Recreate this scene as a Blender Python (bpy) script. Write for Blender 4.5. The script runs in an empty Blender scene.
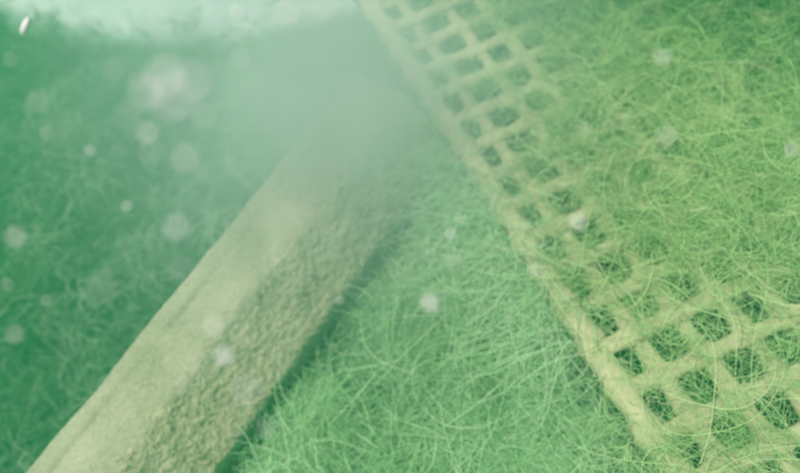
import bpy, bmesh, math, random
import numpy as np
from mathutils import Matrix, Vector, noise as mn

# ------------------------------------------------------------------ camera, sky, sun, exposure
scene = bpy.context.scene
COL = scene.collection
rng = np.random.default_rng(11)
random.seed(5)

cam_data = bpy.data.cameras.new('camera')
cam = bpy.data.objects.new('camera', cam_data)
COL.objects.link(cam)
scene.camera = cam
cam_data.sensor_width = 36.0
cam_data.lens = 25.2
cam_data.clip_start = 0.01
cam_data.clip_end = 200.0
cam_data.dof.use_dof = True
cam_data.dof.focus_distance = 0.45
cam_data.dof.aperture_fstop = 2.8
cam_data.dof.aperture_blades = 8
CAM_LOC = Vector((0.0, -0.3136, 0.6439))
cam.matrix_world = Matrix((
    (0.93483615, 0.35507939, 0.0, CAM_LOC.x),
    (-0.31922189, 0.84043221, -0.43791675, CAM_LOC.y),
    (-0.15549521, 0.40938041, 0.89901553, CAM_LOC.z),
    (0, 0, 0, 1)))

SUN_ELEV, SUN_AZ = 70.0, 310.0          # degrees; azimuth clockwise from +Y: high, from behind the post
world = bpy.data.worlds.new('World')
scene.world = world
world.use_nodes = True
wn, wl = world.node_tree.nodes, world.node_tree.links
wn.clear()
sky = wn.new('ShaderNodeTexSky')
sky.sky_type = 'NISHITA'
sky.sun_disc = False
sky.sun_elevation = math.radians(SUN_ELEV)
sky.sun_rotation = math.radians(SUN_AZ)
bg = wn.new('ShaderNodeBackground')
bg.inputs['Strength'].default_value = 0.06
wo = wn.new('ShaderNodeOutputWorld')
wl.new(sky.outputs[0], bg.inputs['Color'])
wl.new(bg.outputs[0], wo.inputs['Surface'])

sun_data = bpy.data.lights.new('sun', 'SUN')
sun_data.energy = 4.0
sun_data.angle = math.radians(35)        # daylight spread by the water surface
sun_data.color = (1.0, 0.96, 0.88)
sun = bpy.data.objects.new('sun', sun_data)
COL.objects.link(sun)
e, a = math.radians(SUN_ELEV), math.radians(SUN_AZ)
to_sun = Vector((math.sin(a) * math.cos(e), math.cos(a) * math.cos(e), math.sin(e)))
sun.rotation_euler = to_sun.to_track_quat('Z', 'Y').to_euler()
sun.location = to_sun * 5

scene.view_settings.view_transform = 'Standard'
scene.view_settings.look = 'None'
scene.view_settings.exposure = 0.62
scene.view_settings.gamma = 1.0
scene.view_settings.use_curve_mapping = False
scene.cycles.volume_bounces = 1
scene.cycles.volume_step_rate = 6.0
scene.cycles.volume_max_steps = 64
scene.cycles.max_bounces = 4
scene.cycles.use_adaptive_sampling = True
scene.cycles.adaptive_threshold = 0.03
scene.cycles.use_denoising = True

# ------------------------------------------------------------------ helpers
def S(a, b, x):
    t = np.clip((x - a) / (b - a), 0, 1)
    return t * t * (3 - 2 * t)

def _hash(ix, iy, seed):
    h = (ix.astype(np.int64) * 374761393 + iy.astype(np.int64) * 668265263 + seed * 1442695041) & 0x7fffffff
    h = ((h ^ (h >> 13)) * 1274126177) & 0x7fffffff
    h = h ^ (h >> 16)
    return (h & 0xffff) / 65535.0

def vnoise(x, y, seed=0):
    """smooth value noise, -1..1"""
    x = np.asarray(x, float); y = np.asarray(y, float)
    ix, iy = np.floor(x), np.floor(y)
    fx, fy = x - ix, y - iy
    fx, fy = fx * fx * (3 - 2 * fx), fy * fy * (3 - 2 * fy)
    a = _hash(ix, iy, seed); b = _hash(ix + 1, iy, seed)
    c = _hash(ix, iy + 1, seed); d = _hash(ix + 1, iy + 1, seed)
    return 2 * ((a * (1 - fx) + b * fx) * (1 - fy) + (c * (1 - fx) + d * fx) * fy) - 1

def fbm(x, y, seed=0, oct=4):
    v, s, n = 0, 1.0, 0
    for k in range(oct):
        v = v + s * vnoise(x * 2 ** k + 7.3 * k, y * 2 ** k - 3.1 * k, seed + k); n += s; s *= 0.5
    return v / n

def mesh_np(name, V, F, mat, parent=None, smooth=True, attr=None):
    """V (n,3); F (m,k) all faces with k corners"""
    me = bpy.data.meshes.new(name)
    V = np.ascontiguousarray(V, np.float32); F = np.ascontiguousarray(F, np.int32)
    m, k = F.shape
    me.vertices.add(len(V)); me.vertices.foreach_set('co', V.ravel())
    me.loops.add(m * k); me.loops.foreach_set('vertex_index', F.ravel())
    me.polygons.add(m)
    me.polygons.foreach_set('loop_start', np.arange(0, m * k, k, dtype=np.int32))
    me.polygons.foreach_set('loop_total', np.full(m, k, np.int32))
    me.polygons.foreach_set('use_smooth', np.full(m, smooth))
    if attr is not None:
        at_ = me.attributes.new('tone', 'FLOAT', 'POINT')
        at_.data.foreach_set('value', np.ascontiguousarray(attr, np.float32))
    me.update(calc_edges=True); me.validate()
    me.materials.append(mat)
    o = bpy.data.objects.new(name, me)
    COL.objects.link(o)
    if parent is not None:
        o.parent = parent
    return o

def tag(o, label=None, cat=None, group=None, kind=None):
    if label: o['label'] = label
    if cat: o['category'] = cat
    if group: o['group'] = group
    if kind: o['kind'] = kind
    return o

def empty(name, loc=(0, 0, 0)):
    o = bpy.data.objects.new(name, None)
    o.empty_display_size = 0.05
    COL.objects.link(o); o.location = loc
    return o

# ------------------------------------------------------------------ materials
def new_mat(name):
    m = bpy.data.materials.new(name); m.use_nodes = True
    n, l = m.node_tree.nodes, m.node_tree.links
    return m, n, l, n['Principled BSDF']

def ramp(n, stops):
    r = n.new('ShaderNodeValToRGB')
    els = r.color_ramp.elements
    while len(els) < len(stops): els.new(0.5)
    for el, (p, c) in zip(els, stops):
        el.position = p; el.color = (*c, 1)
    return r

def noise_node(n, l, scale, detail=6, rough=0.6, dist=0.0, vec=None):
    t = n.new('ShaderNodeTexNoise')
    t.inputs['Scale'].default_value = scale; t.inputs['Detail'].default_value = detail
    t.inputs['Roughness'].default_value = rough; t.inputs['Distortion'].default_value = dist
    if vec is not None: l.new(vec, t.inputs['Vector'])
    return t

def bump(n, l, src, b, strength, dist):
    bp = n.new('ShaderNodeBump')
    bp.inputs['Strength'].default_value = strength; bp.inputs['Distance'].default_value = dist
    l.new(src, bp.inputs['Height']); l.new(bp.outputs[0], b.inputs['Normal'])
    return bp

def mat_rough(name, stops, scale, fine, bstr, bdist, rough=0.95):
    """matt silt or crust: two scales of mottling and a fine relief"""
    m, n, l, b = new_mat(name)
    tc = n.new('ShaderNodeTexCoord')
    t1 = noise_node(n, l, scale, 5, 0.6, 0.3, tc.outputs['Object'])
    t2 = noise_node(n, l, fine, 4, 0.65, 0.0, tc.outputs['Object'])
    mx = n.new('ShaderNodeMath'); mx.operation = 'MULTIPLY_ADD'
    l.new(t2.outputs['Fac'], mx.inputs[0]); mx.inputs[1].default_value = 0.6
    sb = n.new('ShaderNodeMath'); sb.operation = 'MULTIPLY_ADD'
    l.new(t1.outputs['Fac'], sb.inputs[0]); sb.inputs[1].default_value = 0.7; sb.inputs[2].default_value = -0.15
    l.new(sb.outputs[0], mx.inputs[2])
    r = ramp(n, stops); l.new(mx.outputs[0], r.inputs[0])
    l.new(r.outputs[0], b.inputs['Base Color'])
    b.inputs['Roughness'].default_value = rough
    b.inputs['Specular IOR Level'].default_value = 0.1
    bump(n, l, t2.outputs['Fac'], b, bstr, bdist)
    return m

def mat_strand(name, stops, trans=0.25):
    m, n, l, b = new_mat(name)
    at_ = n.new('ShaderNodeAttribute'); at_.attribute_name = 'tone'
    r = ramp(n, stops); l.new(at_.outputs['Fac'], r.inputs[0])
    l.new(r.outputs[0], b.inputs['Base Color'])
    b.inputs['Roughness'].default_value = 0.8
    b.inputs['Specular IOR Level'].default_value = 0.1
    return m

M_bed = mat_rough('algal_bed', [(0.25, (0.012, 0.035, 0.016)), (0.5, (0.025, 0.065, 0.026)), (0.75, (0.06, 0.10, 0.04))], 14, 160, 0.9, 0.01)
M_mound_base = mat_rough('pale_mound_base', [(0.25, (0.62, 0.66, 0.56)), (0.6, (0.78, 0.8, 0.7))], 9, 220, 0.3, 0.003)
M_crust = mat_rough('post_crust', [(0.33, (0.12, 0.13, 0.065)), (0.42, (0.28, 0.295, 0.165)), (0.65, (0.39, 0.395, 0.24))], 22, 130, 0.9, 0.006)
M_silt = mat_rough('pale_silt', [(0.25, (0.12, 0.145, 0.075)), (0.48, (0.23, 0.25, 0.15)), (0.75, (0.34, 0.355, 0.245))], 11, 240, 0.45, 0.002)
M_grid = mat_rough('silted_plastic', [(0.25, (0.23, 0.27, 0.13)), (0.5, (0.36, 0.38, 0.20)), (0.75, (0.46, 0.46, 0.28))], 26, 260, 0.5, 0.002)
M_fleck = mat_rough('white_floc', [(0.3, (0.72, 0.66, 0.62)), (0.7, (0.84, 0.78, 0.74))], 400, 1500, 0.2, 0.0005)
M_alga_fresh = mat_strand('fresh_algae', [(0.0, (0.05, 0.12, 0.04)), (0.5, (0.265, 0.47, 0.15)), (0.85, (0.39, 0.59, 0.23)), (1.0, (0.48, 0.60, 0.29))])
M_alga_mid = mat_strand('mid_algae', [(0.0, (0.11, 0.21, 0.09)), (0.5, (0.24, 0.51, 0.20)), (0.85, (0.38, 0.64, 0.29)), (1.0, (0.46, 0.64, 0.38))])
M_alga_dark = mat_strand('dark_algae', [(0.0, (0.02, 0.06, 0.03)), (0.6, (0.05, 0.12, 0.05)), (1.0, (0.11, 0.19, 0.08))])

def mat_arc_mound():
    # bright arc put into pale colour, fading to bed colour ('tone' 1 = palest)
    m, n, l, b = new_mat('pale_arc_fading')
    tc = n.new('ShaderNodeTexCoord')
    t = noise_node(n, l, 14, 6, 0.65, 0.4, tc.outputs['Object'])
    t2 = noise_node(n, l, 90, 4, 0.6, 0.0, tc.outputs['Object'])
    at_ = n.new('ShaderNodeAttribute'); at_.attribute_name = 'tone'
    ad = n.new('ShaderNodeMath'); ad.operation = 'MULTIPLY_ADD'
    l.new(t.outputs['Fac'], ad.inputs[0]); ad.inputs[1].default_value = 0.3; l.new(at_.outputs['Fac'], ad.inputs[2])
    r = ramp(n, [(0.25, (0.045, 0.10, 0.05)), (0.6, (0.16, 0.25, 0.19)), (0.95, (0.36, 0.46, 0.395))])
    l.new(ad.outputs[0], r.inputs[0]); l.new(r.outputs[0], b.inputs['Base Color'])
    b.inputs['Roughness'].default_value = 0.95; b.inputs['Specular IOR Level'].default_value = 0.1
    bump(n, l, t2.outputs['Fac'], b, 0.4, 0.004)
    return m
M_arc_mound = mat_arc_mound()

M_alga_turf = mat_strand('turf_algae', [(0.0, (0.02, 0.06, 0.03)), (0.6, (0.10, 0.19, 0.10)), (1.0, (0.26, 0.37, 0.23))])

# ------------------------------------------------------------------ the bed
AX = np.array([math.cos(math.radians(36.5)), math.sin(math.radians(36.5))])     # along the post
NX = np.array([AX[1], -AX[0]])                                                  # to its right
G0 = np.array([0.1380, 0.1593]); GC = np.array([0.04955, 0.00235]); GR = np.array([0.00591, -0.05005]); P = 0.05
GI = np.linalg.inv(np.array([GC, GR]).T)      # the panel is pulled a few degrees out of square

def grid_cr(x, y):
    dx, dy = x - G0[0], y - G0[1]
    return GI[0, 0] * dx + GI[0, 1] * dy, GI[1, 0] * dx + GI[1, 1] * dy

def bed_z(x, y):
    s = x * NX[0] + y * NX[1]
    z = -0.075 + 0.0 * s
    z = z - 0.17 * S(-0.16, -0.36, s)                       # falls away behind the post
    z = z + (0.022 + 0.03 * S(-0.2, -0.4, s)) * (1 - 0.85 * S(0.5, 0.72, y + 0.46 * x)) * fbm(x * 4, y * 4, 3) + 0.010 * fbm(x * 17, y * 17, 9)
    c, r = grid_cr(x, y)
    z = z + 0.035 * S(2.0, 6.5, c)                          # rises under the right of the panel
    return z

def make_bed():
    t = np.linspace(-1, 1, 301)
    ax = 0.9 * t + 11.1 * t ** 7
    X, Y = np.meshgrid(ax, ax + 0.25 * (1 - t ** 2) * 0 + 0.2)
    x, y = X.ravel(), Y.ravel()
    z = bed_z(x, y)
    n = len(t)
    i = np.arange(n * n).reshape(n, n)
    F = np.stack([i[:-1, :-1], i[:-1, 1:], i[1:, 1:], i[1:, :-1]], -1).reshape(-1, 4)
    return tag(mesh_np('lake_bed', np.stack([x, y, z], 1), F, M_bed), 'green algae covered lake bed', None, None, 'structure')
make_bed()

# pale mound added at the far left to give the bright arc
def make_arc_mound():
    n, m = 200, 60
    cx, cy, ang = ARC_MOUND
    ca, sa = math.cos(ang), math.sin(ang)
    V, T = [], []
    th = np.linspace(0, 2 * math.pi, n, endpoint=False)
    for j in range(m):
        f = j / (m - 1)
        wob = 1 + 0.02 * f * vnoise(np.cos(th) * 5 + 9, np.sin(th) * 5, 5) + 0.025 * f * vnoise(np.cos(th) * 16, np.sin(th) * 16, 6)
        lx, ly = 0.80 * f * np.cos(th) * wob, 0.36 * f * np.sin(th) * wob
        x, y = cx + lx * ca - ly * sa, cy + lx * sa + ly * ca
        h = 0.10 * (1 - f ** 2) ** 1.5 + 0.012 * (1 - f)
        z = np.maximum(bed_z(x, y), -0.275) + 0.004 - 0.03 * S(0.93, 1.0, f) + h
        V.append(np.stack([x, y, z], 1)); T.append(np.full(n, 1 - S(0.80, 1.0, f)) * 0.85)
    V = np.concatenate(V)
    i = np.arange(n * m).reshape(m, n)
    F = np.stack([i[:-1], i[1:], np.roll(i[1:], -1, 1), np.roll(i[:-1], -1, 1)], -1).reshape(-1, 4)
    return tag(mesh_np('arc_mound', V, F, M_arc_mound, None, True, np.concatenate(T)), 'pale mound added for the bright arc beyond the dark weed bed', None, None, 'structure')
ARC_MOUND = (-0.16, 1.06, -0.436)
make_arc_mound()

# ------------------------------------------------------------------ the post
def make_post():
    root = empty('post', (-0.30, 0.02, -0.06))
    tag(root, 'pale square post coated in silt, lying on the weed bed', 'post')
    # cross-section (s to the right, z up), a square turned about its own axis
    L = np.array([-0.202, 0.018]); R = np.array([-0.100, 0.032]); B = np.array([-0.027, -0.032]); B2 = np.array([-0.040, -0.105]); K = np.array([-0.178, -0.120])
    corners = [L, R, B, B2, K]; cnt = [44, 44, 14, 14, 14]
    prof, side = [], []
    for q in range(5):
        a_, b_ = corners[q], corners[(q + 1) % 5]
        for k in range(cnt[q]):
            prof.append(a_ + (b_ - a_) * k / cnt[q]); side.append((q, k / cnt[q]))
    prof = np.array(prof); cen = (L + B) / 2
    # round the arrises
    for _ in range(10):
        prof = 0.5 * prof + 0.25 * (np.roll(prof, 1, 0) + np.roll(prof, -1, 0))
    out = prof - cen
    nrm = np.zeros_like(prof)
    tg = np.roll(prof, -1, 0) - np.roll(prof, 1, 0)
    nrm[:, 0], nrm[:, 1] = -tg[:, 1], tg[:, 0]
    nrm /= np.linalg.norm(nrm, axis=1)[:, None]
    q = np.array([s[0] for s in side]); fr = np.array([s[1] for s in side])
    nu = 420
    us = np.linspace(-0.95, 0.17, nu)
    U, J = np.meshgrid(us, np.arange(len(prof)), indexing='ij')
    arc = np.cumsum(np.r_[0, np.linalg.norm(np.diff(prof, axis=0), axis=1)])
    A = arc[J]
    rough = np.where(q == 0, 0.16, 1.0)[J]
    rough = np.maximum(rough, S(0.6, 1.0, np.where(q == 0, fr, 0))[J])
    d = rough * (0.0022 * fbm(U * 190, A * 190, 21, 3) + 0.0020 * np.abs(fbm(U * 60, A * 80, 23, 3)) + 0.003 * fbm(U * 16, A * 22, 24, 2))
    d += 0.0016 * fbm(U * 9, A * 12, 25, 3)
    near_left = np.exp(-(np.where(q == 0, fr, np.where(q == 4, 1 - fr, 9))[J] / 0.16) ** 2)
    d += near_left * (0.0026 * fbm(U * 20, A * 15, 45, 4) - 0.003 * np.clip(fbm(U * 11, U * 0 + 5, 47, 2) - 0.25, 0, 1))
    # worn groove along the left of the upper face
    gc = 0.34 + 0.07 * fbm(U * 9, U * 0 + 3, 27, 3)
    g = np.exp(-((np.where(q == 0, fr, 9)[J] - gc) / 0.055) ** 2)
    d -= g * np.clip(0.0015 + 0.005 * fbm(U * 14, A * 8, 28, 3), 0, 1)
    # chipped far end
    jag = 0.012 * fbm(A * 40, A * 0, 29, 3)
    Ue = U + jag * S(0.10, 0.17, U)
    sl = prof[J] + nrm[J] * d[..., None]
    x = Ue * AX[0] + sl[..., 0] * NX[0]; y = Ue * AX[1] + sl[..., 0] * NX[1]; z = sl[..., 1]
    V = np.stack([x, y, z], -1)
    k = len(prof)
    idx = np.arange(nu * k).reshape(nu, k)
    F = np.stack([idx[:-1], np.roll(idx[:-1], -1, 1), np.roll(idx[1:], -1, 1), idx[1:]], -1)
    # silt lies on the upper face, crust on the others
    up = (q == 0) & (fr < 0.93)
    off = np.array(root.location)
    allV = V.reshape(-1, 3)
    c0, c1 = allV[:k].mean(0), allV[-k:].mean(0)
    body = F.reshape(-1, 4)
    caps = np.concatenate([np.stack([np.full(k, nu * k), np.roll(idx[0], -1), idx[0], idx[0]], -1),
                           np.stack([np.full(k, nu * k + 1), idx[-1], np.roll(idx[-1], -1), np.roll(idx[-1], -1)], -1)])
    V2 = np.concatenate([allV, [c0, c1]]) - off
    me_faces = [list(map(int, f)) for f in body] + [list(map(int, f[:3])) for f in caps]
    me = bpy.data.meshes.new('body')
    me.from_pydata(V2.tolist(), [], me_faces); me.materials.append(M_crust)
    me.polygons.foreach_set('use_smooth', np.ones(len(me_faces), bool)); me.update()
    o = bpy.data.objects.new('body', me); COL.objects.link(o); o.parent = root
    # silt layer: a thin closed skin over the upper face with a ragged right edge
    J0 = np.arange(0, 60)
    top = V[:, J0] - off
    thick = 0.0025 * np.ones((nu, len(J0)))
    frs = np.where(q == 1, 1 + fr, fr)[J0][None, :]
    edge = 1.06 + 0.14 * fbm(U[:, :1] * 12, U[:, :1] * 0 + 1, 33, 4)
    thick *= 1 - S(-0.5, 0.02, frs - edge)
    thick *= 1 - 0.6 * g[:, J0]
    thick += 0.0007 * fbm(U[:, J0] * 60, A[:, J0] * 60, 35, 3)
    nn = nrm[J0][None]
    n3 = np.stack([nn[..., 0] * NX[0], nn[..., 0] * NX[1], nn[..., 1]], -1)
    thick -= 0.0022 * S(-0.03, 0.03, frs - edge)
    T = top + n3 * thick[..., None]
    w = len(J0)
    ii = np.arange(nu * w).reshape(nu, w)
    Fs = np.stack([ii[:-1, :-1], ii[:-1, 1:], ii[1:, 1:], ii[1:, :-1]], -1).reshape(-1, 4)
    mesh_np('silt_cover', T.reshape(-1, 3), Fs, M_silt, root)
    return root
post = make_post()

# ------------------------------------------------------------------ the plastic mesh panel
def bar_mesh(name, p0, p1, wid, hgt, seed, mat, parent, zoff, node_step=P, node_phase=0.0):
    p0, p1 = np.array(p0), np.array(p1)
    Ln = np.linalg.norm(p1 - p0); d = (p1 - p0) / Ln; nrm = np.array([-d[1], d[0]])
    nu, k = max(8, int(Ln / 0.005)), 10
    t = np.linspace(0, Ln, nu)
    th = np.linspace(0, 2 * math.pi, k, endpoint=False)
    T, TH = np.meshgrid(t, th, indexing='ij')
    # swells where the bars are welded, silted irregularly
    sw = 1 + 0.16 * np.cos(2 * math.pi * (T - node_phase) / node_step)
    irr = 1 + 0.26 * fbm(T * 60, TH * 1.2 + seed * 5.1, seed, 3) + 0.10 * fbm(T * 14, TH * 0, seed + 40, 2)
    cx = np.sign(np.cos(TH)) * np.abs(np.cos(TH)) ** 0.75 * wid / 2 * sw * irr
    cz = np.sign(np.sin(TH)) * np.abs(np.sin(TH)) ** 0.75 * hgt / 2 * irr
    wob = 0.0022 * fbm(T * 9, T * 0 + seed, seed + 80, 2)
    sag = 0.003 * fbm(T * 5, T * 0 + seed * 2.0, seed + 90, 2)
    lat = cx + wob
    x = p0[0] + d[0] * T + nrm[0] * lat; y = p0[1] + d[1] * T + nrm[1] * lat; z = zoff + cz + sag
    V = np.stack([x, y, z], -1).reshape(-1, 3)
    i = np.arange(nu * k).reshape(nu, k)
    F = np.stack([i[:-1], i[1:], np.roll(i[1:], -1, 1), np.roll(i[:-1], -1, 1)], -1).reshape(-1, 4)
    off = np.array(parent.location)
    me = bpy.data.meshes.new(name)
    faces = F[:, ::-1].tolist() + [i[0].tolist(), i[-1][::-1].tolist()]
    me.from_pydata((V - off).tolist(), [], faces); me.materials.append(mat)
    me.polygons.foreach_set('use_smooth', np.ones(len(faces), bool)); me.update()
    o = bpy.data.objects.new(name, me); COL.objects.link(o); o.parent = parent
    return o

def gp(c, r):
    return G0 + GC * c + GR * r

C0, C1, R0, R1 = -0.47, 11.5, -6.5, 13.5
panel = empty('mesh_panel', (0.30, 0.0, 0.0))
tag(panel, 'cream plastic mesh panel with square holes, silted and overgrown by green algae', 'mesh panel')
bar_mesh('edge_bar', gp(C0, R0 - 0.2), gp(C0, R1), 0.031, 0.024, 1, M_grid, panel, 0.0, P, 0.2 * P)
k = 0
c = 0.42
while c < C1:
    bar_mesh('bar', gp(c, R0 - 0.2), gp(c, R1), 0.0215, 0.014, 10 + k, M_grid, panel, -0.001, P, 0.2 * P); k += 1; c += 1.08 if k == 1 else 1
r = R0
while r < R1:
    bar_mesh('bar', gp(C0, r), gp(C1 + 0.2, r), 0.0215, 0.014, 10 + k, M_grid, panel, 0.002, P, -0.12 * P + 0.0); k += 1; r += 1

# ------------------------------------------------------------------ filamentous algae
def strands(x, y, z0, length, rad, curl, lift, tone, K=9, az=None, tilt=0.15):
    """curved three-sided filaments starting at (x,y,z0)"""
    n = len(x)
    if az is None: az = rng.uniform(0, 2 * math.pi, n)
    seg = length / (K - 1)
    k0 = rng.normal(0, curl, n); k1 = rng.normal(0, curl * 1.6, n)
    pts = np.zeros((n, K, 3)); h = az.copy()
    pts[:, 0, 0], pts[:, 0, 1] = x, y
    wob = np.zeros(n)
    for j in range(1, K):
        wob = 0.6 * wob + rng.normal(0, curl * 0.5, n)
        h = h + (k0 + k1 * (j / K - 0.5) + wob) * seg
        pts[:, j, 0] = pts[:, j - 1, 0] + np.cos(h) * seg
        pts[:, j, 1] = pts[:, j - 1, 1] + np.sin(h) * seg
    u = np.linspace(0, 1, K)[None, :]
    ph = rng.uniform(0, 6.28, n)[:, None]
    prof = np.sin(math.pi * np.clip(u * rng.uniform(0.6, 1.3, n)[:, None], 0, 1))
    pts[:, :, 2] = z0[:, None] + lift[:, None] * prof + 0.12 * lift[:, None] * np.sin(u * 9 + ph)
    # tubes
    tg = np.gradient(pts, axis=1); tg /= np.linalg.norm(tg, axis=2, keepdims=True) + 1e-9
    upv = np.array([0, 0, 1.0]); s1 = np.cross(tg, upv); s1 /= np.linalg.norm(s1, axis=2, keepdims=True) + 1e-6
    s2 = np.cross(s1, tg)
    taper = (1 - 0.6 * u ** 2)[:, :, None] * rad[:, None, None]
    V = np.stack([pts + taper * (math.cos(a_) * s1 + math.sin(a_) * s2) for a_ in (0.5, 0.5 + 2.094, 0.5 + 4.189)], 2)   # n,K,3,3
    base = (np.arange(n) * K * 3)[:, None, None]
    jj = np.arange(K - 1)[None, :, None] * 3; q = np.arange(3)[None, None, :]; q2 = (q + 1) % 3
    F = np.stack([base + jj + q, base + jj + q2, base + jj + 3 + q2, base + jj + 3 + q], -1).reshape(-1, 4)
    return V.reshape(-1, 3), F, np.repeat(tone, K * 3)

def algae(name, parts, mat, label):
    V, F, T, o = [], [], [], 0
    for v, f, t in parts:
        V.append(v); F.append(f + o); T.append(t); o += len(v)
    ob = mesh_np(name, np.concatenate(V), np.concatenate(F), mat, None, True, np.concatenate(T))
    return tag(ob, label, 'algae', None, 'stuff')

def scatter(n, x0, x1, y0, y1, dens):
    x = rng.uniform(x0, x1, n * 4); y = rng.uniform(y0, y1, n * 4)
    keep = rng.uniform(0, 1, n * 4) < dens(x, y)
    return x[keep][:n], y[keep][:n]

def far_falloff(x, y):
    """strands are set darker towards the far right"""
    c, r = grid_cr(x, y)
    return S(2.5, 7.5, c - 0.9 * r + 0.8 * fbm(c * 0.4, r * 0.4, 71))  # brightness fall-off towards the corner, put into the strand tone

def cover(x, y):
    """how thickly algae smother the panel, 0..1"""
    c, r = grid_cr(x, y)
    full = S(0.1, 2.0, c + 0.7 * fbm(c * 0.6, r * 0.6, 51)) * S(-0.3, 1.8, r) * (1 - S(5.8, 7.6, r - 0.2 * c))
    far = S(2.0, 3.6, c + 0.5 * fbm(c * 0.6, r * 0.6, 57)) * (1 - S(5.8, 7.6, r - 0.2 * c))
    patch = np.clip(0.5 + 0.75 * fbm(x * 14, y * 14, 61), 0, 1)
    low = 0.6 * S(5.5, 8.0, r) * patch
    top = 0.30 * (1 - S(0.0, 1.0, r)) * patch
    edge = 0.95 * S(-1.0, 0.2, c) * S(0.5, 2.0, r) * (1 - S(5.8, 7.6, r)) * patch
    return np.clip(np.maximum.reduce([full * np.clip(patch * 2.0, 0.65, 1), far, low, top, edge]) + 0.03, 0, 1) * S(-1.3, -0.6, c)

def clumps(n, per, x0, x1, y0, y1, dens, spread):
    """tufts: strands fan out of shared holdfasts"""
    cx, cy = scatter(max(1, n // per), x0, x1, y0, y1, dens)
    m = len(cx)
    i = rng.integers(0, m, n)
    sp = rng.gamma(2.0, spread / 2, m)[i]
    th = rng.uniform(0, 6.283, n); rr = np.abs(rng.normal(0, 1, n)) * sp
    x, y = cx[i] + np.cos(th) * rr, cy[i] + np.sin(th) * rr
    az = rng.uniform(0, 6.283, m)[i] + rng.normal(0, 0.9, n)
    tn = rng.normal(0, 0.16, m)[i]; up = rng.uniform(-0.5, 1, m)[i]
    return x, y, az, tn, up

def U_(a_, b_, n): return rng.uniform(a_, b_, n)
def tone(n, mid, sd, extra=0): return np.clip(rng.normal(mid, sd, n) + extra, 0, 1)

# over the panel: a felt of fine threads with a few long ones
x, y, az, tn, up = clumps(52000, 22, 0.05, 0.85, -0.5, 0.55, cover, 0.020)
k_ = cover(x, y) > U_(-0.1, 0.35, len(x)); x, y, az, tn, up = x[k_], y[k_], az[k_], tn[k_], up[k_]
n = len(x); hp = cover(x, y)
p1 = strands(x, y, 0.006 + (U_(-0.012, 0.020, n) + 0.010 * up) * (0.4 + hp), rng.gamma(3, 0.013, n) + 0.010, U_(0.00018, 0.00038, n), 18, U_(0.0, 0.016, n), tone(n, 0.55, 0.2, tn - 0.6 * far_falloff(x, y)), K=5, az=az)
x, y = scatter(420, 0.08, 0.75, -0.45, 0.45, lambda x, y: np.clip(cover(x, y) * 1.1 + 0.08, 0, 1))
n = len(x)
p2 = strands(x, y, 0.018 + U_(0, 0.02, n), U_(0.06, 0.18, n), U_(0.0003, 0.0005, n), 12, U_(0.0, 0.025, n), tone(n, 0.85, 0.15, -0.5 * far_falloff(x, y)), K=14)
algae('strand_algae', [p1, p2], M_alga_fresh, 'tangled yellow green thread algae smothering the mesh panel')

# under the panel and on the bed to its right
x, y, az, tn, up = clumps(12000, 30, 0.05, 0.95, -0.55, 0.6, lambda x, y: S(-1.5, -0.5, grid_cr(x, y)[0]), 0.02)
n = len(x)
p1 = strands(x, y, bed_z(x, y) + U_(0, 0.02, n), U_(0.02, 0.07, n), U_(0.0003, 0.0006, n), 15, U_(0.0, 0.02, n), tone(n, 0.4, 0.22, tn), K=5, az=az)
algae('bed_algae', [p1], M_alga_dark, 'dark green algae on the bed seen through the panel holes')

# the wedge of bed between post and panel
def wedge(x, y):
    c, r = grid_cr(x, y); s = x * NX[0] + y * NX[1]
    return S(-0.03, 0.03, s) * (1 - S(-1.3, -0.6, c)) * np.clip(0.62 + 1.2 * fbm(x * 11, y * 11, 93), 0.06, 1)
x, y, az, tn, up = clumps(40000, 40, -0.45, 0.25, -0.6, 0.25, wedge, 0.018)
n = len(x)
p1 = strands(x, y, bed_z(x, y) + U_(0, 0.022, n) + 0.012 * np.clip(up, 0, 1), rng.gamma(3, 0.011, n) + 0.010, U_(0.00018, 0.00036, n), 22, U_(0.001, 0.022, n), tone(n, 0.48, 0.2, tn + 0.4 * fbm(x * 9, y * 9, 91)), K=6, az=az)
x, y = scatter(330, -0.3, 0.22, -0.5, 0.22, wedge)
n = len(x)
p2 = strands(x, y, bed_z(x, y) + U_(0.01, 0.04, n), U_(0.06, 0.18, n), U_(0.00028, 0.00045, n), 11, U_(0.01, 0.045, n), tone(n, 0.88, 0.12), K=14)
# wisps growing off the panel edge towards the post end
def wisps(x, y):
    c, r = grid_cr(x, y)
    return np.exp(-((c + 0.9) / 0.7) ** 2) * S(-0.5, 1.5, r) * (1 - S(4.5, 8.5, r))
x, y = scatter(4600, 0.0, 0.25, -0.25, 0.3, wisps)
n = len(x)
p3 = strands(x, y, U_(-0.045, 0.018, n), rng.gamma(3, 0.020, n) + 0.015, U_(0.0002, 0.0004, n), 14, U_(-0.01, 0.02, n), tone(n, 0.8, 0.2), K=7, az=rng.normal(math.pi, 0.9, n))
algae('thread_algae', [p1, p2, p3], M_alga_mid, 'fine green thread algae on the bed between post and panel')

# low turf behind the post
def behind(x, y):
    s = x * NX[0] + y * NX[1]
    return np.clip(0.55 + 0.9 * fbm(x * 7, y * 7, 81), 0.08, 1) * (1 - S(-0.24, -0.16, s)) * (1 - 0.7 * S(0.9, 1.4, y))
x, y, az, tn, up = clumps(18000, 20, -1.15, 0.75, -0.25, 1.35, behind, 0.03)
k_ = x * NX[0] + y * NX[1] < -0.2; x, y, az, tn, up = x[k_], y[k_], az[k_], tn[k_], up[k_]
n = len(x)
p1 = strands(x, y, bed_z(x, y) + U_(-0.002, 0.02, n) + 0.015 * up, U_(0.025, 0.08, n), U_(0.0005, 0.0011, n), 14, U_(0.0, 0.025, n), tone(n, 0.5, 0.25, 1.3 * tn), K=5, az=az)
algae('turf_algae', [p1], M_alga_turf, 'low blurred green algae turf behind the post')

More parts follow.
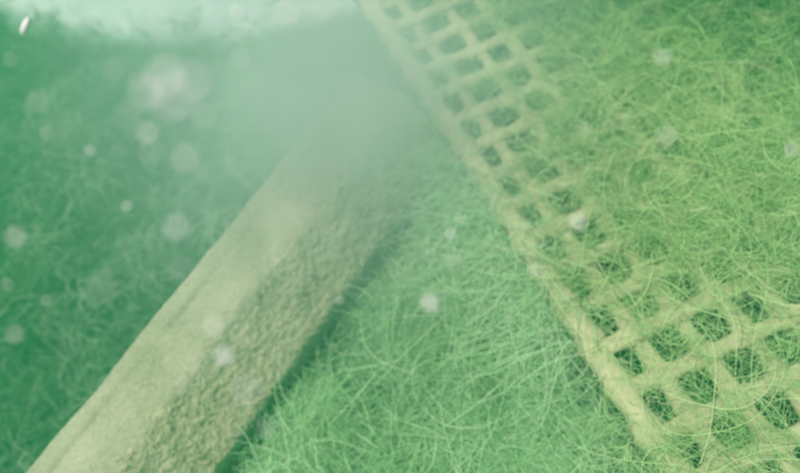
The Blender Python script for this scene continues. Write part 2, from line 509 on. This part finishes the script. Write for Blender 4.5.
# short fuzz growing on the panel bars and the post, softening their edges
def fuzz(parent, x, y, z, length, mat, name):
    n = len(x)
    v, f, t = strands(x, y, z, length, rng.uniform(0.0003, 0.0006, n), 60, rng.uniform(-0.003, 0.006, n), np.clip(rng.normal(0.8, 0.2, n), 0, 1), K=4)
    o = mesh_np(name, v - np.array(parent.location), f, mat, parent, True, t)
    o['kind'] = 'stuff'
M_fuzz = mat_strand('silty_fuzz', [(0.0, (0.18, 0.26, 0.10)), (0.6, (0.33, 0.38, 0.19)), (1.0, (0.46, 0.46, 0.29))])
n = 9000
lengthwise = rng.uniform(0, 1, n) < 0.5
ci = np.r_[C0, C0, C0, 0.42, 0.42 + 1.08 + np.arange(10)][rng.integers(0, 14, n)]; ri = R0 + rng.integers(0, 20, n)
jit = rng.normal(0, 0.17, n)
cc = np.where(lengthwise, ci + jit, rng.uniform(C0, 9, n)); rr = np.where(lengthwise, rng.uniform(R0, R1, n), ri + jit)
fuzz(panel, G0[0] + GC[0] * cc + GR[0] * rr, G0[1] + GC[1] * cc + GR[1] * rr, rng.uniform(0.0, 0.009, n), rng.uniform(0.006, 0.02, n), M_fuzz, 'fuzz')
n = 2500
uu = rng.uniform(-0.75, 0.12, n); w = rng.uniform(0, 1, n) ** 0.8
ss, zz = -0.108 + 0.078 * w, 0.032 - 0.062 * w
fuzz(post, uu * AX[0] + ss * NX[0], uu * AX[1] + ss * NX[1], zz + rng.uniform(0.001, 0.005, n), rng.uniform(0.004, 0.013, n), M_fuzz, 'fuzz')

# ------------------------------------------------------------------ flecks adrift in the water (marine snow)
def ico(sub):
    bm = bmesh.new(); bmesh.ops.create_icosphere(bm, subdivisions=sub, radius=1.0)
    V = np.array([v.co[:] for v in bm.verts]); F = np.array([[v.index for v in f.verts] for f in bm.faces]); bm.free()
    return V, F
IV, IF = ico(3)
def fleck(loc, rad, label, seed, stretch=(1, 1, 1), rot=(0, 0, 0)):
    s = 1 + 0.22 * np.array([mn.noise(Vector(v) * 1.6 + Vector((seed * 3.1, 0, 0))) for v in IV]) + 0.08 * np.array([mn.noise(Vector(v) * 4 + Vector((0, seed * 1.7, 0))) for v in IV])
    o = mesh_np('silt_fleck', IV * s[:, None] * rad * np.array(stretch), IF, M_fleck)
    o.location = loc; o.rotation_euler = rot
    tag(o, label, 'fleck', 'pale flecks adrift in the water')
    return o
FLECKS = [   # (place, radius, label)
    ((0.0015, -0.2619, 0.4894), 0.00177, 'bright round fleck over the weed between post and panel'),
    ((-0.0594, -0.2558, 0.4924), 0.00173, 'bright round fleck over the ridge of the post'),
    ((0.0528, -0.2521, 0.4819), 0.00148, 'bright fleck over the middle of the mesh panel'),
    ((0.0188, -0.2240, 0.4459), 0.00110, 'small fleck beside the upper edge bar, above the brightest weed fleck'),
    ((0.0224, -0.2273, 0.4635), 0.00075, 'faint fleck close to the edge bar, paired with a smaller one'),
    ((0.0114, -0.2566, 0.5028), 0.00082, 'faint grey fleck hanging straight above the brightest weed fleck'),
    ((0.0953, -0.2177, 0.4986), 0.00107, 'small fleck over the far weed at upper right'),
    ((0.0773, -0.2474, 0.5073), 0.00089, 'faint fleck over the dense weed right of the panel holes'),
    ((0.1311, -0.2497, 0.4689), 0.00115, 'fleck at the right margin over the dark weed'),
    ((-0.0447, -0.2430, 0.5422), 0.00133, 'grey fleck by itself left of the middle of the post'),
    ((-0.0376, -0.2312, 0.5480), 0.00127, 'grey fleck above left of the far post end, below the big cluster'),
    ((-0.0461, -0.2229, 0.5451), 0.00096, 'faint lower fleck of a touching pair left of the grey fleck'),
    ((-0.0507, -0.2084, 0.5359), 0.00125, 'pale upper fleck of a touching pair below the big cluster'),
    ((-0.0262, -0.2399, 0.5783), 0.00146, 'topmost fleck of the big pale cluster'),
    ((-0.0322, -0.2356, 0.5724), 0.00136, 'leftmost fleck of the big pale cluster'),
    ((-0.0226, -0.2521, 0.5852), 0.00157, 'largest fleck in the middle of the big pale cluster'),
    ((-0.0223, -0.2421, 0.5772), 0.00124, 'rightmost fleck of the big pale cluster'),
    ((-0.0312, -0.2362, 0.5677), 0.00120, 'lowest fleck of the big pale cluster'),
    ((-0.0742, -0.1928, 0.5435), 0.00106, 'pale fleck nearest below the upper left corner'),
    ((-0.0970, -0.1664, 0.5095), 0.00079, 'small faint fleck under the pale fleck at upper left'),
    ((-0.1003, -0.1524, 0.4808), 0.00103, 'small bright fleck over the open weed at left'),
    ((-0.0985, -0.1644, 0.4941), 0.00061, 'very faint fleck touching the small bright fleck at left'),
    ((-0.0948, -0.1748, 0.4699), 0.00095, 'small fleck alone over the weed, left of the single grey fleck'),
    ((-0.0532, -0.1918, 0.5440), 0.00075, 'faint fleck between the corner grain and the big cluster'),
    ((-0.0916, -0.2198, 0.5303), 0.00125, 'pale fleck at the left margin, upper of the two'),
    ((-0.1136, -0.2314, 0.5043), 0.00112, 'pale fleck at the left margin, lower of the two'),
    ((-0.1371, -0.1954, 0.4599), 0.00070, 'small dim fleck between the two left margin flecks and the post'),
    ((-0.0564, -0.2571, 0.5527), 0.00073, 'wide dim fleck over the weed beside the post'),
    ((-0.0523, -0.2551, 0.5132), 0.00125, 'faint fleck on the post just above its bright fleck'),
    ((-0.0375, -0.2822, 0.5404), 0.00119, 'wide faint fleck over the rough side of the post'),
    ((-0.0237, -0.1536, 0.5157), 0.00145, 'brightest fleck in front of the pale mound'),
    ((-0.0057, -0.2063, 0.5532), 0.00139, 'wide pale fleck in front of the right part of the pale mound'),
    ((0.0029, -0.2026, 0.5473), 0.00122, 'pale fleck in front of the right tip of the pale mound'),
    ((-0.0233, -0.1932, 0.5337), 0.00082, 'faint fleck just below the pale mound'),
    ((-0.0334, -0.2241, 0.4231), 0.00082, 'tiny fleck over the shadow beside the post'),
    ((-0.0464, -0.2194, 0.5537), 0.00075, 'dim fleck wedged between the big cluster and the upper left fleck'),
    ((-0.0322, -0.2202, 0.5464), 0.00079, 'dim fleck overlapping the lower right of the big cluster'),
    ((-0.0479, -0.1961, 0.5419), 0.00075, 'dim fleck overlapping the upper left of the big cluster'),
    ((-0.0578, -0.2211, 0.5592), 0.00065, 'very dim wide fleck right of the pale upper left fleck'),
    ((-0.0674, -0.1964, 0.5213), 0.00061, 'dim streaky fleck between the bright left fleck and the pair'),
    ((-0.0408, -0.2212, 0.5297), 0.00075, 'dim fleck touching the right of the grey fleck by the far post end'),
    ((-0.0495, -0.2478, 0.5329), 0.00079, 'dim fleck close to the left edge of the post'),
    ((-0.1370, -0.1959, 0.4788), 0.00081, 'small fleck on the left margin, between the two larger ones'),
    ((-0.0993, -0.1424, 0.5212), 0.00086, 'small fleck on the left margin, under the elongated grain'),
    ((-0.0758, -0.2570, 0.5354), 0.00063, 'very dim wide fleck over the lower left weed'),
    ((-0.0449, -0.1571, 0.5282), 0.00083, 'dim fleck in front of the left part of the pale mound'),
    ((-0.0489, -0.2813, 0.5004), 0.00092, 'dim fleck over the shadow at the foot of the post'),
    ((0.0378, -0.2561, 0.4658), 0.00072, 'dim fleck beside the edge bar, below the bright panel fleck'),
    ((0.0697, -0.2224, 0.4822), 0.00072, 'dim fleck over the upper weed next to the panel holes'),
]
for i, (loc, rad, lab) in enumerate(FLECKS):
    fleck(loc, rad, lab, i + 1, (1, 1, 0.8), (random.uniform(0, 3), random.uniform(0, 3), random.uniform(0, 3)))
# one elongated grain
g = fleck((-0.1473, -0.0235, 0.4515), 0.0021, 'bright elongated grain in the upper left corner', 77, (0.85, 2.3, 0.85))
g.rotation_euler = Vector((0.7122, 0.6223, 0.3031)).to_track_quat("Y", "Z").to_euler()

# ------------------------------------------------------------------ the water itself
def box(name, lo, hi, mat):
    bm = bmesh.new(); bmesh.ops.create_cube(bm, size=1.0)
    for v in bm.verts:
        v.co = Vector([lo[i] + (v.co[i] + 0.5) * (hi[i] - lo[i]) for i in range(3)])
    me = bpy.data.meshes.new(name); bm.to_mesh(me); bm.free(); me.materials.append(mat)
    o = bpy.data.objects.new(name, me); COL.objects.link(o); return o
def vol_mat(name, color, absorb, density):
    m = bpy.data.materials.new(name); m.use_nodes = True
    n, l = m.node_tree.nodes, m.node_tree.links; n.clear()
    v = n.new('ShaderNodeVolumePrincipled'); out = n.new('ShaderNodeOutputMaterial')
    v.inputs['Color'].default_value = (*color, 1); v.inputs['Absorption Color'].default_value = (*absorb, 1)
    v.inputs['Density'].default_value = density
    l.new(v.outputs[0], out.inputs['Volume'])
    return m, n, l, v
M_water = vol_mat('green_water', (0.06, 0.86, 0.33), (0.3, 0.3, 0.3), 0.26)[0]
tag(box('haze', (-14, -14, -1.6), (14, 14, 0.72), M_water), 'milky green lake water', None, None, 'stuff')

# ------------------------------------------------------------------ stirred-up silt hanging over the post
def silt_cloud(loc, rad, density, color, seed):
    me = bpy.data.meshes.new('silt_cloud')
    bm = bmesh.new(); bmesh.ops.create_icosphere(bm, subdivisions=4, radius=1.0); bm.to_mesh(me); bm.free()
    o = bpy.data.objects.new('silt_cloud', me); COL.objects.link(o)
    o.location = loc; o.scale = rad
    m, n, l, v = vol_mat('silt_cloud', color, (0.4, 0.4, 0.4), 1.0)
    tc = n.new('ShaderNodeTexCoord')
    ln = n.new('ShaderNodeVectorMath'); ln.operation = 'LENGTH'; l.new(tc.outputs['Object'], ln.inputs[0])
    mr = n.new('ShaderNodeMapRange'); mr.interpolation_type = 'SMOOTHERSTEP'
    mr.inputs['From Min'].default_value = 0.98; mr.inputs['From Max'].default_value = 0.1
    l.new(ln.outputs['Value'], mr.inputs['Value'])
    t = noise_node(n, l, 1.7, 3, 0.55, 0.6, tc.outputs['Object'])
    mp = n.new('ShaderNodeMapRange'); mp.inputs['From Min'].default_value = 0.3; mp.inputs['From Max'].default_value = 0.7
    mp.inputs['To Min'].default_value = 0.45 * density; mp.inputs['To Max'].default_value = 1.4 * density
    l.new(t.outputs['Fac'], mp.inputs['Value'])
    mu = n.new('ShaderNodeMath'); mu.operation = 'MULTIPLY'
    l.new(mr.outputs[0], mu.inputs[0]); l.new(mp.outputs[0], mu.inputs[1]); l.new(mu.outputs[0], v.inputs['Density'])
    me.materials.append(m)
    return o
tag(silt_cloud((-0.02, 0.20, 0.17), (0.47, 0.52, 0.31), 2.1, (0.66, 0.90, 0.73), 1), 'pale cloud of stirred up silt over the post and far bed', None, None, 'stuff')
tag(silt_cloud((-0.015, 0.185, 0.09), (0.23, 0.21, 0.14), 13.0, (0.50, 0.82, 0.53), 2), 'dense puff of silt hiding the far end of the post', None, None, 'stuff')
